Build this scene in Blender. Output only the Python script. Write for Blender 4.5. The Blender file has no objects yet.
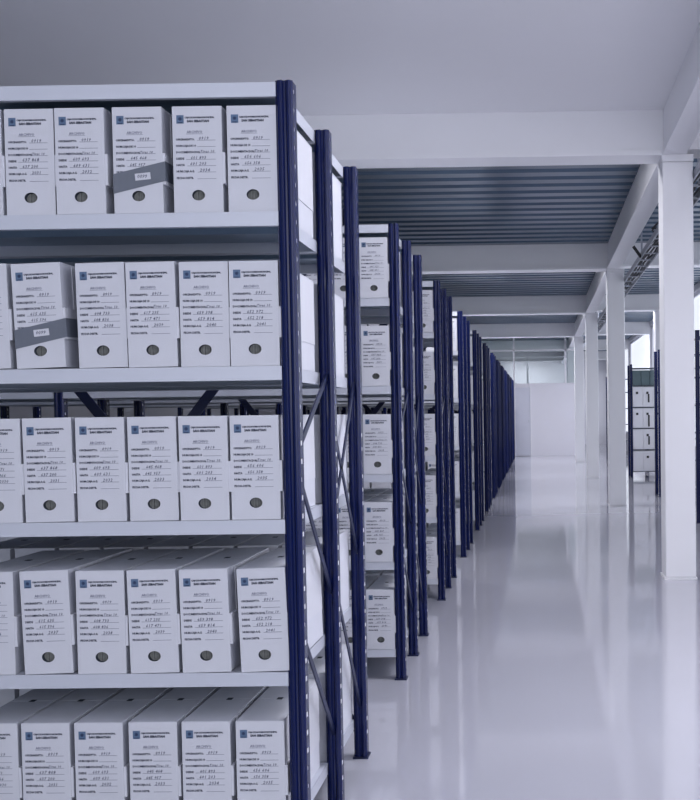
import bpy, bmesh, math, random
from mathutils import Matrix, Vector
random.seed(7)
SC = bpy.context.scene
COL = SC.collection

# ------------------------------------------------------------------ camera
CX0, CY0, PITCH, YAW, ROLL, EYE, FPX = 528.05, 450.9, .0362, .0094, .0134, 1.0269, 1050.0
cam = bpy.data.cameras.new('camera'); camo = bpy.data.objects.new('camera', cam); COL.objects.link(camo)
cam.sensor_fit = 'HORIZONTAL'; cam.sensor_width = 36; cam.lens = FPX / 700 * 36
cam.shift_x = (350 - CX0) / 700; cam.shift_y = (CY0 - 400) / 700
cam.clip_start = .05; cam.clip_end = 200
_cy, _sy, _cp, _sp = math.cos(YAW), math.sin(YAW), math.cos(PITCH), math.sin(PITCH)
R0 = Vector((_cy, _sy, 0)); FW = Vector((-_sy*_cp, _cy*_cp, -_sp)); U0 = Vector((-_sy*_sp, _cy*_sp, _cp))
CR = R0*math.cos(ROLL) - U0*math.sin(ROLL); CU = R0*math.sin(ROLL) + U0*math.cos(ROLL)
M3 = Matrix((CR, CU, -FW)).transposed()
camo.matrix_world = Matrix.Translation((0, 0, EYE)) @ M3.to_4x4()
SC.camera = camo

def at(px, py, Y):
    """the point of the vertical plane y=Y that a photo pixel looks at (used only to measure)"""
    d = CR*((px-CX0)/FPX) + CU*(-(py-CY0)/FPX) + FW
    t = Y / d.y
    return Vector((0, 0, EYE)) + d*t

# ------------------------------------------------------------------ world, light, exposure
w = bpy.data.worlds.new('world'); SC.world = w; w.use_nodes = True
bg = w.node_tree.nodes['Background']; bg.inputs[0].default_value = (.55, .76, 1.0, 1); bg.inputs[1].default_value = .28
SC.view_settings.view_transform = 'Standard'; SC.view_settings.look = 'None'
SC.view_settings.gamma = 1; SC.view_settings.use_curve_mapping = False
SC.view_settings.exposure = -.12

def area(name, loc, rot, sx, sy, power, col=(.955, .955, 1)):
    l = bpy.data.lights.new(name, 'AREA'); l.shape = 'RECTANGLE'; l.size = sx; l.size_y = sy; l.energy = power; l.color = col
    o = bpy.data.objects.new(name, l); COL.objects.link(o); o.location = loc; o.rotation_euler = rot
    return o
# added fill lights, unseen, behind and beside the photographer
area('window_daylight', (2.2, .5, 1.7), (0, math.radians(90), 0), 2.0, 6.0, 45)
area('window_daylight', (-.6, -4.0, 1.9), (math.radians(90), 0, 0), 4.0, 1.8, 100)
# added fill lights tucked out of sight under the deck behind every cross beam
for k in range(6):
    area('batten_light', (-.5, 6.37+5.0*k+.55, 2.79), (0, 0, 0), .7, .14, (42, 45, 52, 80, 1, 60)[k])
for y in (12.02, 17.0, 22.0):
    area('batten_light', (1.6, y, 2.79), (0, 0, 0), .8, .14, 26)  # more added fills, hidden above the right side bay
area('batten_light', (.9, 3.5, 2.78), (0, 0, 0), 1.3, .3, 68)  # added fill under the near ceiling, out of view

# ------------------------------------------------------------------ materials
def mat(name, col, rough=.6, metal=0, noise=0, nscale=8, spec=.5, coat=0, bump=0, bscale=200):
    m = bpy.data.materials.new(name); m.use_nodes = True
    nt = m.node_tree; b = nt.nodes['Principled BSDF']
    b.inputs['Base Color'].default_value = (*col, 1); b.inputs['Roughness'].default_value = rough
    b.inputs['Metallic'].default_value = metal; b.inputs['Specular IOR Level'].default_value = spec
    b.inputs['Coat Weight'].default_value = coat
    tc = nt.nodes.new('ShaderNodeTexCoord')
    if noise:
        n = nt.nodes.new('ShaderNodeTexNoise'); n.inputs['Scale'].default_value = nscale; n.inputs['Detail'].default_value = 4
        nt.links.new(tc.outputs['Object'], n.inputs['Vector'])
        mx = nt.nodes.new('ShaderNodeMix'); mx.data_type = 'RGBA'
        mx.inputs['A'].default_value = (*[c*(1-noise) for c in col], 1); mx.inputs['B'].default_value = (*[min(1, c*(1+noise)) for c in col], 1)
        nt.links.new(n.outputs['Fac'], mx.inputs['Factor']); nt.links.new(mx.outputs['Result'], b.inputs['Base Color'])
    if bump:
        n2 = nt.nodes.new('ShaderNodeTexNoise'); n2.inputs['Scale'].default_value = bscale
        nt.links.new(tc.outputs['Object'], n2.inputs['Vector'])
        bp = nt.nodes.new('ShaderNodeBump'); bp.inputs['Strength'].default_value = bump; bp.inputs['Distance'].default_value = .002
        nt.links.new(n2.outputs['Fac'], bp.inputs['Height']); nt.links.new(bp.outputs['Normal'], b.inputs['Normal'])
    return m
M = dict(
    floor=mat('floor_epoxy', (.49, .49, .56), .07, noise=.05, nscale=.8, spec=1.0),
    white=mat('white_paint', (.90, .90, .94), .55, noise=.03, nscale=3),
    ceil=mat('white_ceiling_board', (.88, .88, .92), .8, noise=.02, nscale=2),
    wall=mat('white_wall', (.74, .74, .80), .7, noise=.03, nscale=1.5),
    part=mat('partition_panel', (.72, .71, .79), .5, noise=.02, nscale=2),
    door=mat('door_panel', (.60, .61, .72), .5, noise=.02),
    frame=mat('pale_frame', (.80, .80, .86), .5),
    deck=mat('galvanised_deck', (.085, .125, .18), .28, .6, noise=.15, nscale=3),
    navy=mat('navy_steel', (.0035, .009, .068), .22, .0, noise=.12, nscale=30, spec=.34),
    navyd=mat('dark_navy_steel', (.008, .014, .06), .4, .2),
    shelf=mat('pale_steel', (.58, .60, .68), .42, .1, noise=.03, nscale=10),
    shelfd=mat('dark_shelf_edge', (.03, .035, .06), .4),
    card=mat('white_card', (.635, .64, .70), .75, noise=.03, nscale=25, bump=.15, bscale=300),
    cardi=mat('card_side', (.62, .63, .70), .8, noise=.04, nscale=18),
    hole=mat('hole_rim', (.03, .04, .06), .8),
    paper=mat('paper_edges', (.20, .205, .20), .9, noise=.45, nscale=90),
    ink=mat('blue_black_ink', (.015, .022, .055), .6),
    inkr=mat('rule_ink', (.16, .17, .25), .6),
    pen=mat('pen_ink', (.06, .07, .13), .6),
    logo=mat('logo_blue', (.10, .16, .27), .6),
    logod=mat('logo_navy', (.015, .035, .10), .6),
    tape=mat('grey_tape', (.135, .15, .19), .45, noise=.08, nscale=60),
    cable=mat('black_cable', (.02, .02, .025), .6),
    tray=mat('tray_steel', (.36, .38, .44), .4, .4),
    grey=mat('grey_carton', (.11, .16, .18), .7, noise=.1, nscale=10),
    galv=mat('galvanised_underside', (.30, .38, .47), .35, .65, noise=.12, nscale=14),  # shade under the shelves put into a darker blue-grey colour
    slot=mat('zinc_strip', (.80, .80, .84), .5),
    bolt=mat('zinc_bolt', (.55, .57, .65), .3, .8),
)
def glassmat():
    m = bpy.data.materials.new('pane_glass'); m.use_nodes = True; nt = m.node_tree
    nt.nodes.clear(); o = nt.nodes.new('ShaderNodeOutputMaterial'); t = nt.nodes.new('ShaderNodeBsdfTransparent'); g = nt.nodes.new('ShaderNodeBsdfGlossy')
    t.inputs[0].default_value = (.93, .97, .97, 1); g.inputs['Roughness'].default_value = .4
    mx = nt.nodes.new('ShaderNodeMixShader'); mx.inputs[0].default_value = .02
    nt.links.new(t.outputs[0], mx.inputs[1]); nt.links.new(g.outputs[0], mx.inputs[2]); nt.links.new(mx.outputs[0], o.inputs[0])
    return m
M['glass'] = glassmat()
def skypane():
    m = bpy.data.materials.new('daylit_window'); m.use_nodes = True; nt = m.node_tree
    b = nt.nodes['Principled BSDF']; b.inputs['Emission Color'].default_value = (.86, .9, 1, 1); b.inputs['Emission Strength'].default_value = .9
    b.inputs['Base Color'].default_value = (.7, .75, .8, 1); b.inputs['Roughness'].default_value = .2
    return m
M['sky'] = skypane()

# ------------------------------------------------------------------ helpers
class MB:
    def __init__(s): s.v = []; s.f = []; s.m = []; s.mats = []
    def mi(s, m):
        if m not in s.mats: s.mats.append(m)
        return s.mats.index(m)
    def box(s, x0, x1, y0, y1, z0, z1, m):
        b = len(s.v); i = s.mi(m)
        s.v += [(x, y, z) for z in (z0, z1) for y in (y0, y1) for x in (x0, x1)]
        for q in ((0,2,3,1), (4,5,7,6), (0,1,5,4), (2,6,7,3), (0,4,6,2), (1,3,7,5)):
            s.f.append([b+k for k in q]); s.m.append(i)
        return s
    def quad(s, pts, m):
        b = len(s.v); s.v += [tuple(p) for p in pts]; s.f.append(list(range(b, b+len(pts)))); s.m.append(s.mi(m)); return s
    def bar(s, a, b_, wd, th, m, side=Vector((1, 0, 0))):
        a = Vector(a); b_ = Vector(b_); d = (b_-a).normalized(); n = side.normalized(); t = d.cross(n).normalized()
        k = len(s.v); i = s.mi(m)
        for p in (a, b_):
            for (u, v_) in ((-1,-1), (1,-1), (1,1), (-1,1)): s.v.append(tuple(p + n*(u*th/2) + t*(v_*wd/2)))
        for q in ((0,1,2,3), (7,6,5,4), (0,4,5,1), (1,5,6,2), (2,6,7,3), (3,7,4,0)): s.f.append([k+j for j in q]); s.m.append(i)
        return s
    def tube(s, pts, r, m, n=6):
        i = s.mi(m); pts = [Vector(p) for p in pts]; k0 = len(s.v)
        for j, p in enumerate(pts):
            d = (pts[min(j+1, len(pts)-1)]-pts[max(j-1, 0)]).normalized()
            a = d.cross(Vector((0, 0, 1)));  a = a.normalized() if a.length > .01 else Vector((1, 0, 0)); b_ = d.cross(a)
            for q in range(n): s.v.append(tuple(p + a*(r*math.cos(2*math.pi*q/n)) + b_*(r*math.sin(2*math.pi*q/n))))
        for j in range(len(pts)-1):
            for q in range(n): s.f.append([k0+j*n+q, k0+j*n+(q+1) % n, k0+(j+1)*n+(q+1) % n, k0+(j+1)*n+q]); s.m.append(i)
        for base in (k0, k0+(len(pts)-1)*n): s.f.append([base+q for q in range(n)]); s.m.append(i)
        return s
    def mesh(s, name):
        me = bpy.data.meshes.new(name); me.from_pydata(s.v, [], s.f)
        for m in s.mats: me.materials.append(m)
        for p, i in zip(me.polygons, s.m): p.material_index = i
        bm = bmesh.new(); bm.from_mesh(me); bmesh.ops.recalc_face_normals(bm, faces=bm.faces); bm.to_mesh(me); bm.free()
        me.update(); return me
def link(name, data, parent=None, loc=(0, 0, 0)):
    o = bpy.data.objects.new(name, data); COL.objects.link(o); o.location = loc
    if parent: o.parent = parent
    return o
def tag(o, label=None, cat=None, group=None, kind=None):
    if label: o['label'] = label
    if cat: o['category'] = cat
    if group: o['group'] = group
    if kind: o['kind'] = kind
    return o
def bevel(o, wdt=.002, seg=1):
    md = o.modifiers.new('bevel', 'BEVEL'); md.width = wdt; md.segments = seg; md.limit_method = 'ANGLE'; return o
def copy_tree(o, parent=None):
    c = o.copy(); COL.objects.link(c)
    if parent: c.parent = parent
    for ch in list(o.children): copy_tree(ch, c)
    return c
def struct(name, mb): return tag(link(name, mb.mesh(name)), kind='structure')

# ------------------------------------------------------------------ sizes read from the photograph
PX, PH, YA, S, AISLE = -.524, 1.756, 2.30, .40, .924      # post line, post height, first post, bay depth, aisle
PERIOD = 2*S + AISLE
NR = 13
LV = [.120, .4596, .7987, 1.1375, 1.474, 1.753]           # shelf tops
COLX, COLY, COLS = .769, 6.37, 5.0
HB, HD = 1.027+1.537, 1.027+1.81                           # underside of beams, underside of deck
XR, YFAR, YPART = 2.3, 33.5, 25.0
XL = -7.0

# ------------------------------------------------------------------ setting
struct('floor', MB().box(XL, XR+.2, -4, YFAR+.2, -.1, 0, M['floor']))
# near bay: plain board; beyond the first beam: corrugated deck
struct('ceiling_near', MB().box(XL, XR+.2, -4, COLY+.1, HD, HD+.16, M['ceil'])).name = 'ceiling'
dk = MB(); i = dk.mi(M['deck']); y = COLY+.12; per = .25; hgt = .07; prof = []
while y < YFAR+.1:
    prof += [(y, HD), (y+.13, HD), (y+.16, HD+hgt), (y+.22, HD+hgt)]; y += per
for a, b in zip(prof, prof[1:]):
    dk.quad([(XL, a[0], a[1]), (XR+.1, a[0], a[1]), (XR+.1, b[0], b[1]), (XL, b[0], b[1])], M['deck'])
dk.box(XL, XR+.1, COLY+.1, YFAR+.2, HD+.08, HD+.16, M['deck'])
struct('ceiling', dk)
# right wall with window openings
wr = MB()
wins = [(-3, 2.0), (7.0, 11.6), (11.7, 16.3), (16.8, 21.4), (21.5, 26.4), (26.5, 33.2)]
z0, z1 = .45, 2.75
wr.box(XR, XR+.2, -4, YFAR, 0, z0, M['wall']).box(XR, XR+.2, -4, YFAR, z1, HD+.16, M['wall'])
prev = -4
for a, b in wins: wr.box(XR, XR+.2, prev, a, z0, z1, M['wall']); prev = b
wr.box(XR, XR+.2, prev, YFAR, z0, z1, M['wall'])
struct('wall_right', wr)
for k, (a, b) in enumerate(wins):
    wf = MB()
    for (p, q) in ((a, a+.05), (b-.05, b)): wf.box(XR+.04, XR+.1, p, q, z0, z1, M['frame'])
    wf.box(XR+.04, XR+.1, a, b, z0, z0+.05, M['frame']).box(XR+.04, XR+.1, a, b, z1-.05, z1, M['frame'])
    wf.box(XR+.07, XR+.075, a, b, z0, z1, M['sky'])
    struct('window_%d' % (k+1), wf)
struct('wall_far', MB().box(XL, XR+.2, YFAR, YFAR+.2, 0, HD+.16, M['wall']))
struct('wall_left', MB().box(XL-.2, XL, 3, YFAR, 0, HD+.16, M['wall']))
# low partition closing the aisle, door leaf, glazing above
ZP = 1.72
struct('wall_partition', MB().box(XL, .95, YPART, YPART+.12, 0, ZP, M['part']))
xd0, xd1 = at(516, 455, YPART).x, at(531, 455, YPART).x
dr = MB().box(xd0, xd1, YPART-.02, YPART-.002, .01, ZP-.09, M['door'])
for xx in (xd0-.02, xd1): dr.box(xx, xx+.02, YPART-.03, YPART-.002, 0, ZP-.07, M['frame'])
struct('door_1', dr)
link('door_handle', MB().box(xd1-.06, xd1-.03, YPART-.06, YPART-.021, .8, .86, M['bolt']).mesh('door_handle'), bpy.data.objects['door_1'])
gl = MB()
ztop = HD
for px_ in (514, 565.5):
    xx = at(px_, 370, YPART).x; gl.box(xx-.02, xx+.02, YPART+.03, YPART+.09, ZP, ztop, M['frame'])
for py_ in (350, 384):
    zz = at(540, py_, YPART).z; gl.box(XL, .93, YPART+.03, YPART+.09, zz-.02, zz+.02, M['frame'])
for px_ in (462, 430, 400): 
    xx = at(px_, 370, YPART).x; gl.box(xx-.02, xx+.02, YPART+.03, YPART+.09, ZP, ztop, M['frame'])
gl.box(XL, .93, YPART+.058, YPART+.062, ZP, ztop, M['glass'])
struct('window_8', gl)
g2 = MB(); Y2 = 27.5
xx = at(527.5, 370, Y2).x; g2.box(xx-.022, xx+.022, Y2, Y2+.06, 0, HD-.3, M['frame'])
zz = at(540, 357, Y2).z; g2.box(XL, .95, Y2, Y2+.06, zz-.02, zz+.02, M['frame'])
struct('trim_1', g2)

# ------------------------------------------------------------------ beams and columns
ordw = ['nearest', 'second', 'third', 'fourth', 'fifth', 'sixth']
def hbeam_x(x0, x1, y0, y1, zb, zt, e=0):
    ym = (y0+y1)/2
    return MB().box(x0, x1, y0, y1, zb, zb+.0275, M['white']).box(x0, x1+e, y0+.02, y1-.02, zb+.0275, zt, M['white'])
for k in range(6):
    y = COLY+k*COLS
    o = link('ceiling_beam', hbeam_x(XL, COLX-.002, y, y+.23, HB, HD+.005, .0135).mesh('cross_beam'))
    tag(o, 'wide white cross beam under the corrugated ceiling, %s one from the camera' % ordw[k], 'beam', 'white cross beams over the racks')
    o = link('ceiling_beam', hbeam_x(COLX+.147, XR-.001, y, y+.23, HB+.03, HD+.005).mesh('cross_beam'))
    tag(o, 'short white beam from the column line to the right wall, %s one from the camera' % ordw[k], 'beam', 'short beams over the right side bay')
o = link('longitudinal_beam', MB().box(COLX, COLX+.145, -4, YFAR-.01, HB+.002, HB+.027, M['white']).box(COLX+.012, COLX+.133, -4, YFAR-.01, HB+.027, HD+.004, M['white']).mesh('longitudinal_beam'))
tag(o, 'long white beam running down the hall on top of the columns', 'beam')
for k in range(5):
    y = COLY+k*COLS
    root = link('steel_column', None, loc=(COLX, y, 0))
    tag(root, 'square white column on the glossy floor, %s one from the camera' % ordw[k], 'column', 'row of white columns beside the aisle')
    c = MB().box(0, .185, 0, .22, .012, HB-.04, M['white']); o = link('shaft', c.mesh('shaft'), root); bevel(o, .008, 2)
    link('cap_plate', MB().box(-.002, .187, -.003, .223, HB-.04, HB+.001, M['white']).mesh('cap_plate'), root)
    link('base_plate', MB().box(-.006, .191, -.006, .226, 0, .012, M['white']).mesh('base_plate'), root)
o = link('wall_pier', MB().box(1.86, XR-.002, 16.45, 16.75, 0, HD, M['wall']).mesh('wall_pier'))
o.name = 'trim_2'; tag(o, kind='structure')

# ------------------------------------------------------------------ cable tray right of the columns
tx, tz = .99, HB-.14
tr = link('cable_tray', None, loc=(tx, 8, tz)); tag(tr, 'long steel cable tray hung behind the white columns under the ceiling', 'cable tray')
for dx in (-.03, .09): link('rail', MB().box(dx, dx+.012, -5, 15, 0, .05, M['tray']).mesh('rail'), tr)
rg = MB()
for j in range(50): rg.box(-.03, .10, -5+j*.4, -4.97+j*.4, .003, .012, M['tray'])
link('rungs', rg.mesh('rungs'), tr)
for j in range(5):
    link('hanger', MB().box(.03, .045, -1.4+j*COLS*.72, -1.37+j*COLS*.72, .0, HD-tz, M['tray']).mesh('hanger'), tr)
for q in range(5):
    pts = []; ph = random.uniform(0, 6)
    for j in range(90): pts.append((tx+.0+.018*q+.008*math.sin(j*.9+ph), 3.2+j*.19, tz+.026+.007*math.sin(j*.7+ph*2)+.003*q))
    o = link('cable', MB().tube(pts, .008, M['cable']).mesh('cable'))
    tag(o, ['black cable lying in the tray nearest the columns', 'black cable second from the column side of the tray', 'black cable along the middle of the tray', 'black cable second from the wall side of the tray', 'black cable lying in the tray nearest the right wall'][q], 'cable', 'cables in the ceiling tray')
pts = [(tx+.06*math.sin(j*1.3)*(.6+.4*math.sin(j)), 6.8+.03*j+.1*math.sin(j*2.1), tz+.09+.045*math.sin(j*.95)) for j in range(60)]
o = link('cable_coil', MB().tube(pts, .0065, M['cable']).mesh('cable_coil')); tag(o, 'tangled coil of spare black cable on the tray behind the nearest column', 'cable coil')
bk = link('tray_bracket', MB().bar((tx-.03, 9.6, tz), (tx-.10, 9.6, tz+.10), .025, .02, M['cable'], Vector((0, 1, 0))).mesh('tray_bracket')); bk.parent = tr; bk.location = (-tx, -8, -tz)

# ------------------------------------------------------------------ shelving rack
PW, PD = .036, .042
def upright_mesh(mirror=1):
    m = MB(); z0, z1 = .0, PH
    def X(a): return a*mirror
    # front with a raised rib
    fr = [(0, .007), (.004, .0025), (.008, .0006), (.0115, .0002), (.014, .001), (.017, .005), (.021, .005), (.0245, .001), (.028, .0004), (.032, .0025), (.036, .007)]
    for (a, ya), (b, yb) in zip(fr, fr[1:]):
        m.quad([(X(-PW+a), ya, z0), (X(-PW+b), yb, z0), (X(-PW+b), yb, z1), (X(-PW+a), ya, z1)], M['navy'])
    ys = (.007, .017, .028, PD)
    for x in (-PW, 0):
        m.quad([(X(x), ys[0], z0), (X(x), ys[1], z0), (X(x), ys[1], z1), (X(x), ys[0], z1)], M['navy'])
        m.quad([(X(x), ys[2], z0), (X(x), ys[3], z0), (X(x), ys[3], z1), (X(x), ys[2], z1)], M['navy'])
        z = z0
        while z < z1:
            zt = min(z+.030, z1)
            m.quad([(X(x), ys[1], z), (X(x), ys[2], z), (X(x), ys[2], zt), (X(x), ys[1], zt)], M['navy'])
            if zt < z1:   # pale face painted as the light seen through each slot
                xi = x + (.0015 if x < 0 else -.0015)
                m.quad([(X(xi), ys[1]-.001, zt-.001), (X(xi), ys[2]+.001, zt-.001), (X(xi), ys[2]+.001, zt+.0115), (X(xi), ys[1]-.001, zt+.0115)], M['slot'])
            z += .0405
    for a, b in ((-PW, -PW+.010), (-.010, 0)):
        m.quad([(X(a), PD, z0), (X(b), PD, z0), (X(b), PD, z1), (X(a), PD, z1)], M['navy'])
    return m.mesh('upright')
UPM = upright_mesh()
FOOT = MB().box(-PW-.005, .005, -.004, PD+.006, 0, .006, M['navyd']).mesh('foot_plate')
def bay_shelf_mesh(L, wz=.031, edge=None, deep=S):
    e = edge or M['shelf']; m = MB(); d0, d1 = .004, deep-.004; t = .0015
    m.box(-L, 0, d0, d1, -t, 0, M['shelf']).box(-L+.001, -.001, d0+.001, d1-.001, -2*t, -t, M['galv'])  # lower plate carries the painted underside shade
    for ya, yb in ((d0, d0+t), (d1-t, d1)): m.box(-L, 0, ya, yb, -wz, 0, e)
    m.box(-L, 0, d0+t, d0+.014, -wz, -wz+t, e).box(-L, 0, d1-.014, d1-t, -wz, -wz+t, e)
    for xa in (-L, -t): m.box(xa, xa+t, d0, d1, -wz, 0, M['shelf'])
    yy = (d0+d1)/2
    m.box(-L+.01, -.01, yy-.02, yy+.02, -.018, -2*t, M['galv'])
    return m.mesh('shelf')
L1 = 1.30
SHM = bay_shelf_mesh(L1-PW)
def make_rack(loc, nb=2, name='shelving_rack', mirror=False, levels=LV, braces=True, bays=1, edge=None, slen=L1, lipz=.031):
    root = link(name, None, loc=loc)
    sgn = -1 if mirror else 1
    shm = SHM if (edge is None and slen == L1) else bay_shelf_mesh(slen-PW, wz=lipz, edge=edge)
    for b in range(bays+1):
        for j in range(nb+1):
            x = -b*slen*sgn + (PW if mirror else 0)
            yy = j*S - (PD if j == nb else 0)*0
            u = link('upright', UPM, root, (x, yy, 0)); link('foot_plate', FOOT, u)
            md = u.modifiers.new('sheet', 'SOLIDIFY'); md.thickness = .0015
    for b in range(bays):
        for z in levels:
            for j in range(nb):
                link('shelf', shm, root, ((-PW-b*slen) if not mirror else slen, j*S, z))
    if braces:
        xx = -.018
        for k in (-1, 1):
            link('end_brace', MB().bar((xx, .03, .93), (xx, S+.01, .93+(.20 if k > 0 else -.36)), .018, .004, M['navyd']).mesh('end_brace'), root)
        link('end_brace', MB().bar((xx, S+.03, 1.06), (xx, 2*S+.01, .62), .018, .004, M['navyd']).mesh('end_brace'), root)
        link('end_brace', MB().bar((xx, S+.03, .72), (xx, 2*S+.01, 1.12), .018, .004, M['navyd']).mesh('end_brace'), root)
        link('end_brace', MB().bar((xx, S+.03, .62), (xx, 2*S+.01, .16), .018, .004, M['navyd']).mesh('end_brace'), root)
        link('end_brace', MB().bar((xx, .03, .57), (xx, S+.01, .20), .018, .004, M['navyd']).mesh('end_brace'), root)
        yb = 2*S+PD+.006
        link('back_brace', MB().bar((-.02, yb, 1.65), (-L1+.02, yb, .06), .03, .003, M['navyd'], Vector((0, 1, 0))).mesh('back_brace'), root)
        link('back_brace', MB().bar((-.02, yb+.004, .06), (-L1+.02, yb+.004, 1.65), .03, .003, M['navyd'], Vector((0, 1, 0))).mesh('back_brace'), root)
    return root
num = ['nearest', 'second', 'third', 'fourth', 'fifth', 'sixth', 'seventh', 'eighth', 'ninth', 'tenth', 'eleventh', 'twelfth', 'thirteenth']
rack0 = make_rack((PX, YA, 0), bays=2)
RG = 'navy shelving racks in the long row'
tag(rack0, 'large navy steel rack filled with archive boxes, nearest to the camera', 'shelving rack', RG)
rproto = None
for k in range(1, NR):
    if rproto is None: r = rproto = make_rack((PX, YA+PERIOD*k, 0), bays=2)
    else: r = copy_tree(rproto); r.location = (PX, YA+PERIOD*k, 0)
    tag(r, 'navy steel rack of archive boxes, %s in the row from the camera' % (num[k] if k < NR-1 else 'last'), 'shelving rack', RG)

# ------------------------------------------------------------------ archive box
BW, BH, BD = .1075, .2295, .37
HX, HZ, HRX, HRZ = BW*.5, BH*(1-.838), .0142, .0115
def box_body():
    m = MB(); x0, x1 = .0015, BW-.0015; C = M['cardi']; y0 = .003
    t = .002
    m.box(x0, x1, y0+.012, BD, 0, BH-.002, C)
    m.box(x0, x1, y0, y0+.012, 0, HZ-.02, C).box(x0, x1, y0, y0+.012, HZ+.02, BH-.002, C)
    m.box(x0, HX-.02, y0, y0+.012, HZ-.02, HZ+.02, C).box(HX+.02, x1, y0, y0+.012, HZ-.02, HZ+.02, C)
    return m.mesh('body')
def front_panel():
    m = MB(); C = M['card']; n = 24; y0, y1 = 0, .003
    def ring(y): return [(HX+HRX*math.cos(2*math.pi*q/n), y, HZ+HRZ*math.sin(2*math.pi*q/n)) for q in range(n)]
    def sq(y):
        out = []
        for q in range(n):
            a = 2*math.pi*q/n; c, s_ = math.cos(a), math.sin(a); k = .03/max(abs(c), abs(s_)); out.append((HX+k*c, y, HZ+k*s_))
        return out
    r0, r1, s0, s1 = ring(y0), ring(y1+.010), sq(y0), sq(y1)
    for q in range(n):
        p = (q+1) % n
        m.quad([r0[q], r0[p], s0[p], s0[q]], C); m.quad([r0[q], r1[q], r1[p], r0[p]], M['hole'])
    a0, a1, b0, b1 = HX-.03, HX+.03, HZ-.03, HZ+.03
    for (xa, xb, za, zb) in ((0, BW, 0, b0), (0, BW, b1, BH), (0, a0, b0, b1), (a1, BW, b0, b1)):
        m.quad([(xa, y0, za), (xb, y0, za), (xb, y0, zb), (xa, y0, zb)], C)
    for (xa, xb) in ((0, 0), (BW, BW)): m.quad([(xa, y0, 0), (xa, y1, 0), (xa, y1, BH), (xa, y0, BH)], C)
    for z in (0, BH): m.quad([(0, y0, z), (BW, y0, z), (BW, y1, z), (0, y1, z)], C)
    return m.mesh('front_panel')
def side_flap():
    m = MB(); C = M['card']
    x0, x1 = BW-.0015, BW+.0005
    m.box(x0, x1, .06, BD-.004, BH*.30, BH-.004, C)
    m.box(BW-.002, BW+.0055, .0015, .09, BH*.27, BH*.565, C)
    return m.mesh('locking_flap')
def lid():
    m = MB(); C = M['cardi']
    m.box(.0005, BW-.0005, .003, BD/2-.001, BH-.002, BH+.0005, C).box(.0005, BW-.0005, BD/2+.001, BD, BH-.002, BH+.0005, C)
    m.box(BW*.44, BW*.56, BD*.5-.009, BD*.5+.009, BH+.0005, BH+.0012, M['hole'])
    return m.mesh('lid_flaps')
def papers():
    m = MB(); 
    for q in range(7):
        dx = -.02+q*.0057; dy = random.uniform(0, .003)
        m.box(HX+dx, HX+dx+.005, .0115-dy, .0149, HZ-.0195, HZ+.0195, M['paper'])
    return m.mesh('papers')
def text(body, size, x, z, mat_, shear=0, offset=.00012, align='LEFT', space=1.0, res=1):
    c = bpy.data.curves.new('t', 'FONT'); c.body = body; c.size = size; c.shear = shear; c.offset = offset; c.align_x = align
    c.space_character = space; c.resolution_u = res; c.fill_mode = 'FRONT'; c.materials.append(mat_)
    o = bpy.data.objects.new('t', c); COL.objects.link(o)
    return o, x, z
def bake(parts, extra, name):
    """text curves and flat rectangles into one printed mesh standing on the box front"""
    dg = bpy.context.evaluated_depsgraph_get(); mb = MB()
    for o, x, z in parts:
        me = bpy.data.meshes.new_from_object(o.evaluated_get(dg)); i = mb.mi(o.data.materials[0]); k = len(mb.v)
        mb.v += [(v.co.x+x, -.0004, v.co.y+z) for v in me.vertices]
        for p in me.polygons: mb.f.append([k+j for j in p.vertices]); mb.m.append(i)
        bpy.data.meshes.remove(me); cu = o.data; bpy.data.objects.remove(o); bpy.data.curves.remove(cu)
    for (x0, x1, za, zb, m_) in extra: mb.quad([(x0, -.0004, za), (x1, -.0004, za), (x1, -.0004, zb), (x0, -.0004, zb)], m_)
    return mb.mesh(name)
def Z(fr): return BH*(1-fr)
rows = [('OFICINA/DPTO.', .31, .47), ('NUM.CAJA DE 10', .37, .47), ('DOCUMENTACION', .43, .48), ('DESDE', .49, .24), ('HASTA', .55, .26), ('NUM.CAJA A.G.', .61, .47), ('FECHA DESTR.', .673, .46)]
def printed_form():
    P = []; ex = []
    P.append(text('CAJA DE AHORROS MUNICIPAL', .0052, BW*.25, Z(.114), M['ink'], offset=.00028, space=.86))
    P.append(text('SAN SEBASTIAN', .0068, BW*.30, Z(.150), M['ink'], offset=.00042, space=1.0))
    P.append(text('ARCHIVO', .0078, BW*.45, Z(.253), M['inkr'], offset=.00015, align='CENTER'))
    ex.append((BW*.28, BW*.62, Z(.262), Z(.259), M['inkr']))
    for t, fr, xe in rows:
        P.append(text(t, .0063, BW*.065, Z(fr+.011), M['ink'], offset=.00026, space=.90))
        ex.append((BW*xe+.003, BW*.87, Z(fr+.0125), Z(fr+.009), M['inkr']))
    bpy.context.view_layer.update()
    return bake(P, ex, 'printed_form')
def logo():
    m = MB(); x0, x1, za, zb = BW*.085, BW*.235, Z(.162), Z(.082)
    m.quad([(x0, -.0004, za), (x1, -.0004, za), (x1, -.0004, zb), (x0, -.0004, zb)], M['logo'])
    cx, cz = (x0+x1)/2, (za+zb)/2+.001; pts = []
    for q in range(16):
        a = math.pi*2*q/16; r = .0055 if q % 2 else .0028; pts.append((cx+r*math.cos(a), -.0006, cz+r*math.sin(a)))
    m.quad(pts, M['logod']); m.quad([(x0+.003, -.0006, za+.001), (x1-.003, -.0006, za+.001), (x1-.003, -.0006, za+.003), (x0+.003, -.0006, za+.003)], M['logod'])
    return m.mesh('logo')
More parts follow.
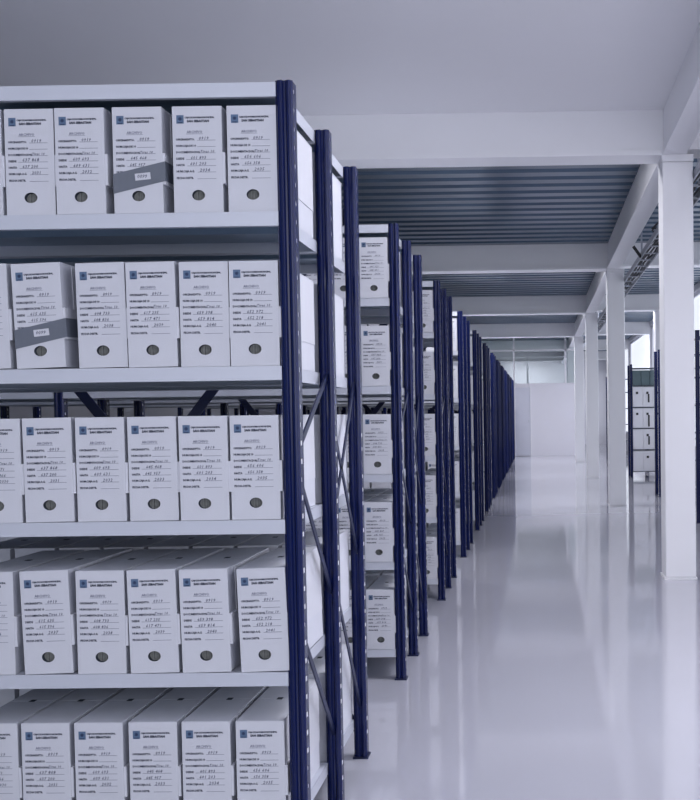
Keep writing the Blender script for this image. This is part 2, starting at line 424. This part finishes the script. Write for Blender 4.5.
def handwriting(k):
    r = random.Random(100+k); a = 600+r.randint(0, 59)
    vals = ['0919', '', 'Tiras 10', '%d %03d' % (a, r.randint(1, 990)), '%d %03d' % (a, r.randint(1, 990)), '%d' % (2030+k), '']
    P = []
    for v, (t, fr, xe) in zip(vals, rows):
        if v: P.append(text(v, (.0094 if v[0] != 'T' else .0078)+r.uniform(-.0006, .0005), BW*max(xe+.05, .33)+r.uniform(0, .003), Z(fr+.006)+r.uniform(-.0004, .0006), M['pen'], shear=.25, offset=.00012, space=1.15))
    bpy.context.view_layer.update()
    return bake(P, [], 'handwriting')
ME = dict(body=box_body(), front=front_panel(), flap=side_flap(), lid=lid(), papers=papers(), form=printed_form(), logo=logo())
HWR = [handwriting(k) for k in range(12)]
def make_box(hw=None, full=True):
    root = link('archive_box', None)
    link('body', ME['body'], root); link('front_panel', ME['front'], root); link('papers', ME['papers'], root)
    link('printed_form', ME['form'], root); link('logo', ME['logo'], root)
    if full: link('locking_flap', ME['flap'], root); link('lid_flaps', ME['lid'], root)
    return root
proto_full = make_box(); proto_far = make_box(full=False); used = {'f': False, 'b': False}
proto_back = link('archive_box', None); link('body', ME['body'], proto_back); link('front_panel', ME['front'], proto_back); link('locking_flap', ME['flap'], proto_back); link('lid_flaps', ME['lid'], proto_back)
firsts = {'full': proto_full, 'far': proto_far, 'back': proto_back}; taken = set()
def place(kind, x, y, z, lean=0, hw=None, label='', group='', flip=False, lift=0):
    p = firsts[kind]
    if kind in taken: o = copy_tree(p)
    else: o = p; taken.add(kind)
    o.location = (x, y, z+lift); o.rotation_euler = (0, lean, math.pi if flip else 0)
    if hw is not None: link('handwriting', HWR[hw % 12], o)
    tag(o, label, 'archive box', group)
    return o
# keep prototypes free of handwriting: copies are taken before it is linked
def fresh(kind, *a, **k):
    p = firsts[kind]; o = copy_tree(p)
    return o
POS = {  # pixel x of the lower left corner, lean in degrees, measured on the front row
    4: [(-46, 0), (6.4, 0), (57, 0), (114.5, 0), (174.2, .0), (228.5, 0)],
    3: [(-38, -1), (17, -1.9), (79, -.9), (129, -.6), (181, 0), (231, 0)],
    2: [(-26, 0), (26, -.6), (78, -.2), (130, -.4), (181, -.2), (232, -.2)],
    1: [(-33, 0), (25, -1.6), (78, 0), (131, -1.0), (183, -1.0), (241.5, -1.6)],
    0: [(-28, 0), (24, 0), (77, 0), (131, 0), (184, 0), (238, 0)],
}
yrow = {4: 212, 3: 369, 2: 521, 1: 674, 0: 828}
lvn = {4: 'second shelf down', 3: 'third shelf down', 2: 'shelf at eye level', 1: 'shelf below eye level', 0: 'bottom shelf'}
lvn2 = {4: 'top box row', 3: 'second box row', 2: 'middle box row', 1: 'fourth box row', 0: 'bottom box row'}
pn = ['sixth from post', 'fifth from post', 'fourth from post', 'third from post', 'second from post', 'beside the post']
YB = YA+.004
boxes = {}
hwc = 0
protos = {k: v for k, v in firsts.items()}
def newbox(kind, x, y, z, lean=0, hw=None, label='', group='', flip=False):
    o = copy_tree(protos[kind]); o.location = (x, y, z); o.rotation_euler = (0, lean, math.pi if flip else 0)
    if hw is not None: link('handwriting', HWR[hw % 12], o)
    return tag(o, label, 'archive box', group)
for lv in (4, 3, 2, 1, 0):
    for q, (px_, lean) in enumerate(POS[lv]):
        p = at(px_, yrow[lv], YB); le = math.radians(lean)
        dz = abs(math.sin(le))*BW if lean > 0 else 0
        extra = 'taped ' if (lv, q) in ((4, 3), (3, 1)) else ''
        if not extra and lean <= -1.5: extra = 'tilted '
        o = newbox('full', p.x, YB+random.uniform(0, .003), LV[lv]+.0005, le, hwc, '%swhite archive box, %s of the nearest rack, %s' % (extra, lvn2[lv], pn[q]), 'archive boxes on the front of the nearest rack')
        if le < 0: o.location.z += abs(math.sin(le))*BW*0 + (abs(math.sin(le))*BW)
        boxes[(lv, q)] = o; hwc += 1
# boxes leaning left pivot on their left foot
for o in boxes.values():
    le = o.rotation_euler.y
    if le < 0: o.location.z = o.location.z - abs(math.sin(le))*BW + .0002
# tape
def add_tape(o, zl, zr, hgt, tx_):
    m = MB(); y = -.0012; x0, x1 = -.0008, BW+.0065; yd = .10
    sl = (zr-zl)/(x1-x0)
    m.quad([(x0, y, zl), (x1, y, zr), (x1, y, zr+hgt), (x0, y, zl+hgt)], M['tape'])
    m.quad([(x1, y, zr), (x1, yd, zr+.004), (x1, yd, zr+hgt+.004), (x1, y, zr+hgt)], M['tape'])
    m.quad([(x0, y, zl), (x0, yd, zl-.004), (x0, yd, zl+hgt-.004), (x0, y, zl+hgt)], M['tape'])
    t = link('tape', m.mesh('tape'), o); t['label'] = 'grey tape'
    zc = (zl+zr)/2+hgt*.55; s = MB(); ca = math.atan(sl); hx, hz = .017, .0075
    pts = []
    for (a, b) in ((-hx, -hz), (hx, -hz), (hx, hz), (-hx, hz)):
        pts.append((tx_+a*math.cos(ca*.4)-b*math.sin(ca*.4), -.0018, zc+a*math.sin(ca*.4)+b*math.cos(ca*.4)))
    s.quad(pts, M['card']); st = link('tag_sticker', s.mesh('tag_sticker'), t)
    P = [text('0099', .011, tx_-.013, 0, M['pen'], shear=.25)]; bpy.context.view_layer.update(); me = bake(P, [], 'tag_writing')
    wr_ = link('tag_writing', me, o); wr_.location = (0, -.0018, zc-.0035); wr_.rotation_euler = (0, 0, 0)
add_tape(boxes[(4, 3)], BH*.185, BH*.30, BH*.185, BW*.60)
add_tape(boxes[(3, 1)], BH*.19, BH*.285, BH*.18, BW*.55)
# boxes of the rear bay, their backs to the camera
for lv in (4, 3, 2, 1, 0):
    for q in range(8):
        x = PX-PW-.004-q*.117
        newbox('back', x, YA+2*S-.006, LV[lv]+.0005, 0, None, 'white archive box turned away, rear of nearest rack, %s, %s' % (lvn2[lv], pn[5-q] if q < 6 else ('seventh from post', 'eighth from post')[q-6]), 'archive boxes in the rear bay of the nearest rack', flip=True)
# the other racks
for k in range(1, NR):
    nf, nb_ = (7, 3) if k == 1 else (2, 1)
    y0 = YA+PERIOD*k+.004
    for lv in (4, 3, 2, 1, 0):
        for q in range(nf):
            x = PX-PW-.003-BW-q*.1165 - random.uniform(0, .002)
            kd = 'full' if k < 3 else 'far'
            newbox(kd, x, y0, LV[lv]+.0005, 0, hwc if k < 4 else None, 'white archive box, front of the %s rack, %s, %s' % (num[k], lvn2[lv], pn[5-q] if q < 6 else 'seventh from post'), 'archive boxes on the racks further back'); hwc += 1
        for q in range(nb_):
            newbox('back', PX-PW-.004-q*.117, YA+PERIOD*k+2*S-.006, LV[lv]+.0005, 0, None, 'white archive box turned away, rear of %s rack, %s, %s' % (num[k], lvn2[lv], pn[5-q]), 'archive boxes in the rear bays of the racks further back', flip=True)
for p in protos.values():
    for ch in list(p.children): bpy.data.objects.remove(ch)
    bpy.data.objects.remove(p)

# ------------------------------------------------------------------ racks on the right, behind the columns
XQ = 1.44
rr = [(9.54, 'nearest'), (12.5, 'second'), (16.3, 'third'), (21.6, 'last')]
RL = XR-.02-XQ
for y, nm in rr:
    r = make_rack((XQ, y, 0), nb=1 if nm != 'last' else 1, mirror=True, braces=False, levels=[.10, .44, .77, 1.095, 1.43, 1.70], edge=M['shelfd'], slen=RL-PW, lipz=.012)
    tag(r, 'nearly empty navy rack on the right behind the columns, %s one from the camera' % nm, 'shelving rack', 'navy racks on the right side')
def carton(name, x, z, wd, h, m):
    o = link(name, MB().box(0, wd, 0, .34, 0, h, m).box(-.001, wd+.001, -.001, .341, h*.78, h+.001, m).mesh(name), loc=(x, 16.315, z)); return bevel(o, .004)
for q in range(3):
    tag(carton('grey_carton', XQ+.04+q*.135, 1.4305, .128, .232, M['grey']), 'dark grey carton under the top of the third right rack, %s' % ['beside its left post', 'between two others', 'rightmost'][q], 'carton', 'grey cartons on the right rack')
for j, z in enumerate((.10, .44, .77, 1.095)):
    for q in range(3):
        o = carton('white_carton', XQ+.04+q*.16, z+.0005, .157, .31 if j != 2 else .305, M['frame'])
        tag(o, 'plain white carton on the third right rack, %s shelf from the floor, %s' % (['first', 'second', 'third', 'fourth'][j], ['left', 'middle', 'right'][q]), 'carton', 'white cartons on the right rack')
        if j >= 2 or q == 1:
            link('finger_hole', MB().box(.05, .085, -.004, .002, .20, .235, M['cable']).mesh('finger_hole'), o)
        if q == 1 and j: link('strap', MB().box(.075, .10, -.006, .001, .02 if j == 2 else .07, .20, M['cable']).mesh('strap'), o)
# the rows of boxes deeper inside the racks, past the individual ones
m = MB()
for k in range(1, NR):
    x0 = 7*.117+.01 if k == 1 else .25
    for lv in range(5):
        x = PX-PW-x0
        while x > PX-2*L1+.15:
            if abs(x-.055-(PX-L1-PW/2)) > .085:
                m.box(x-.107, x, YA+PERIOD*k+.008, YA+PERIOD*k+.376, LV[lv]+.0005, LV[lv]+.2295, M['card'])
            x -= .118
o = link('archive_boxes', m.mesh('archive_boxes')); tag(o, 'rows of white archive boxes deep inside the racks behind the nearest one', 'archive boxes', kind='stuff')
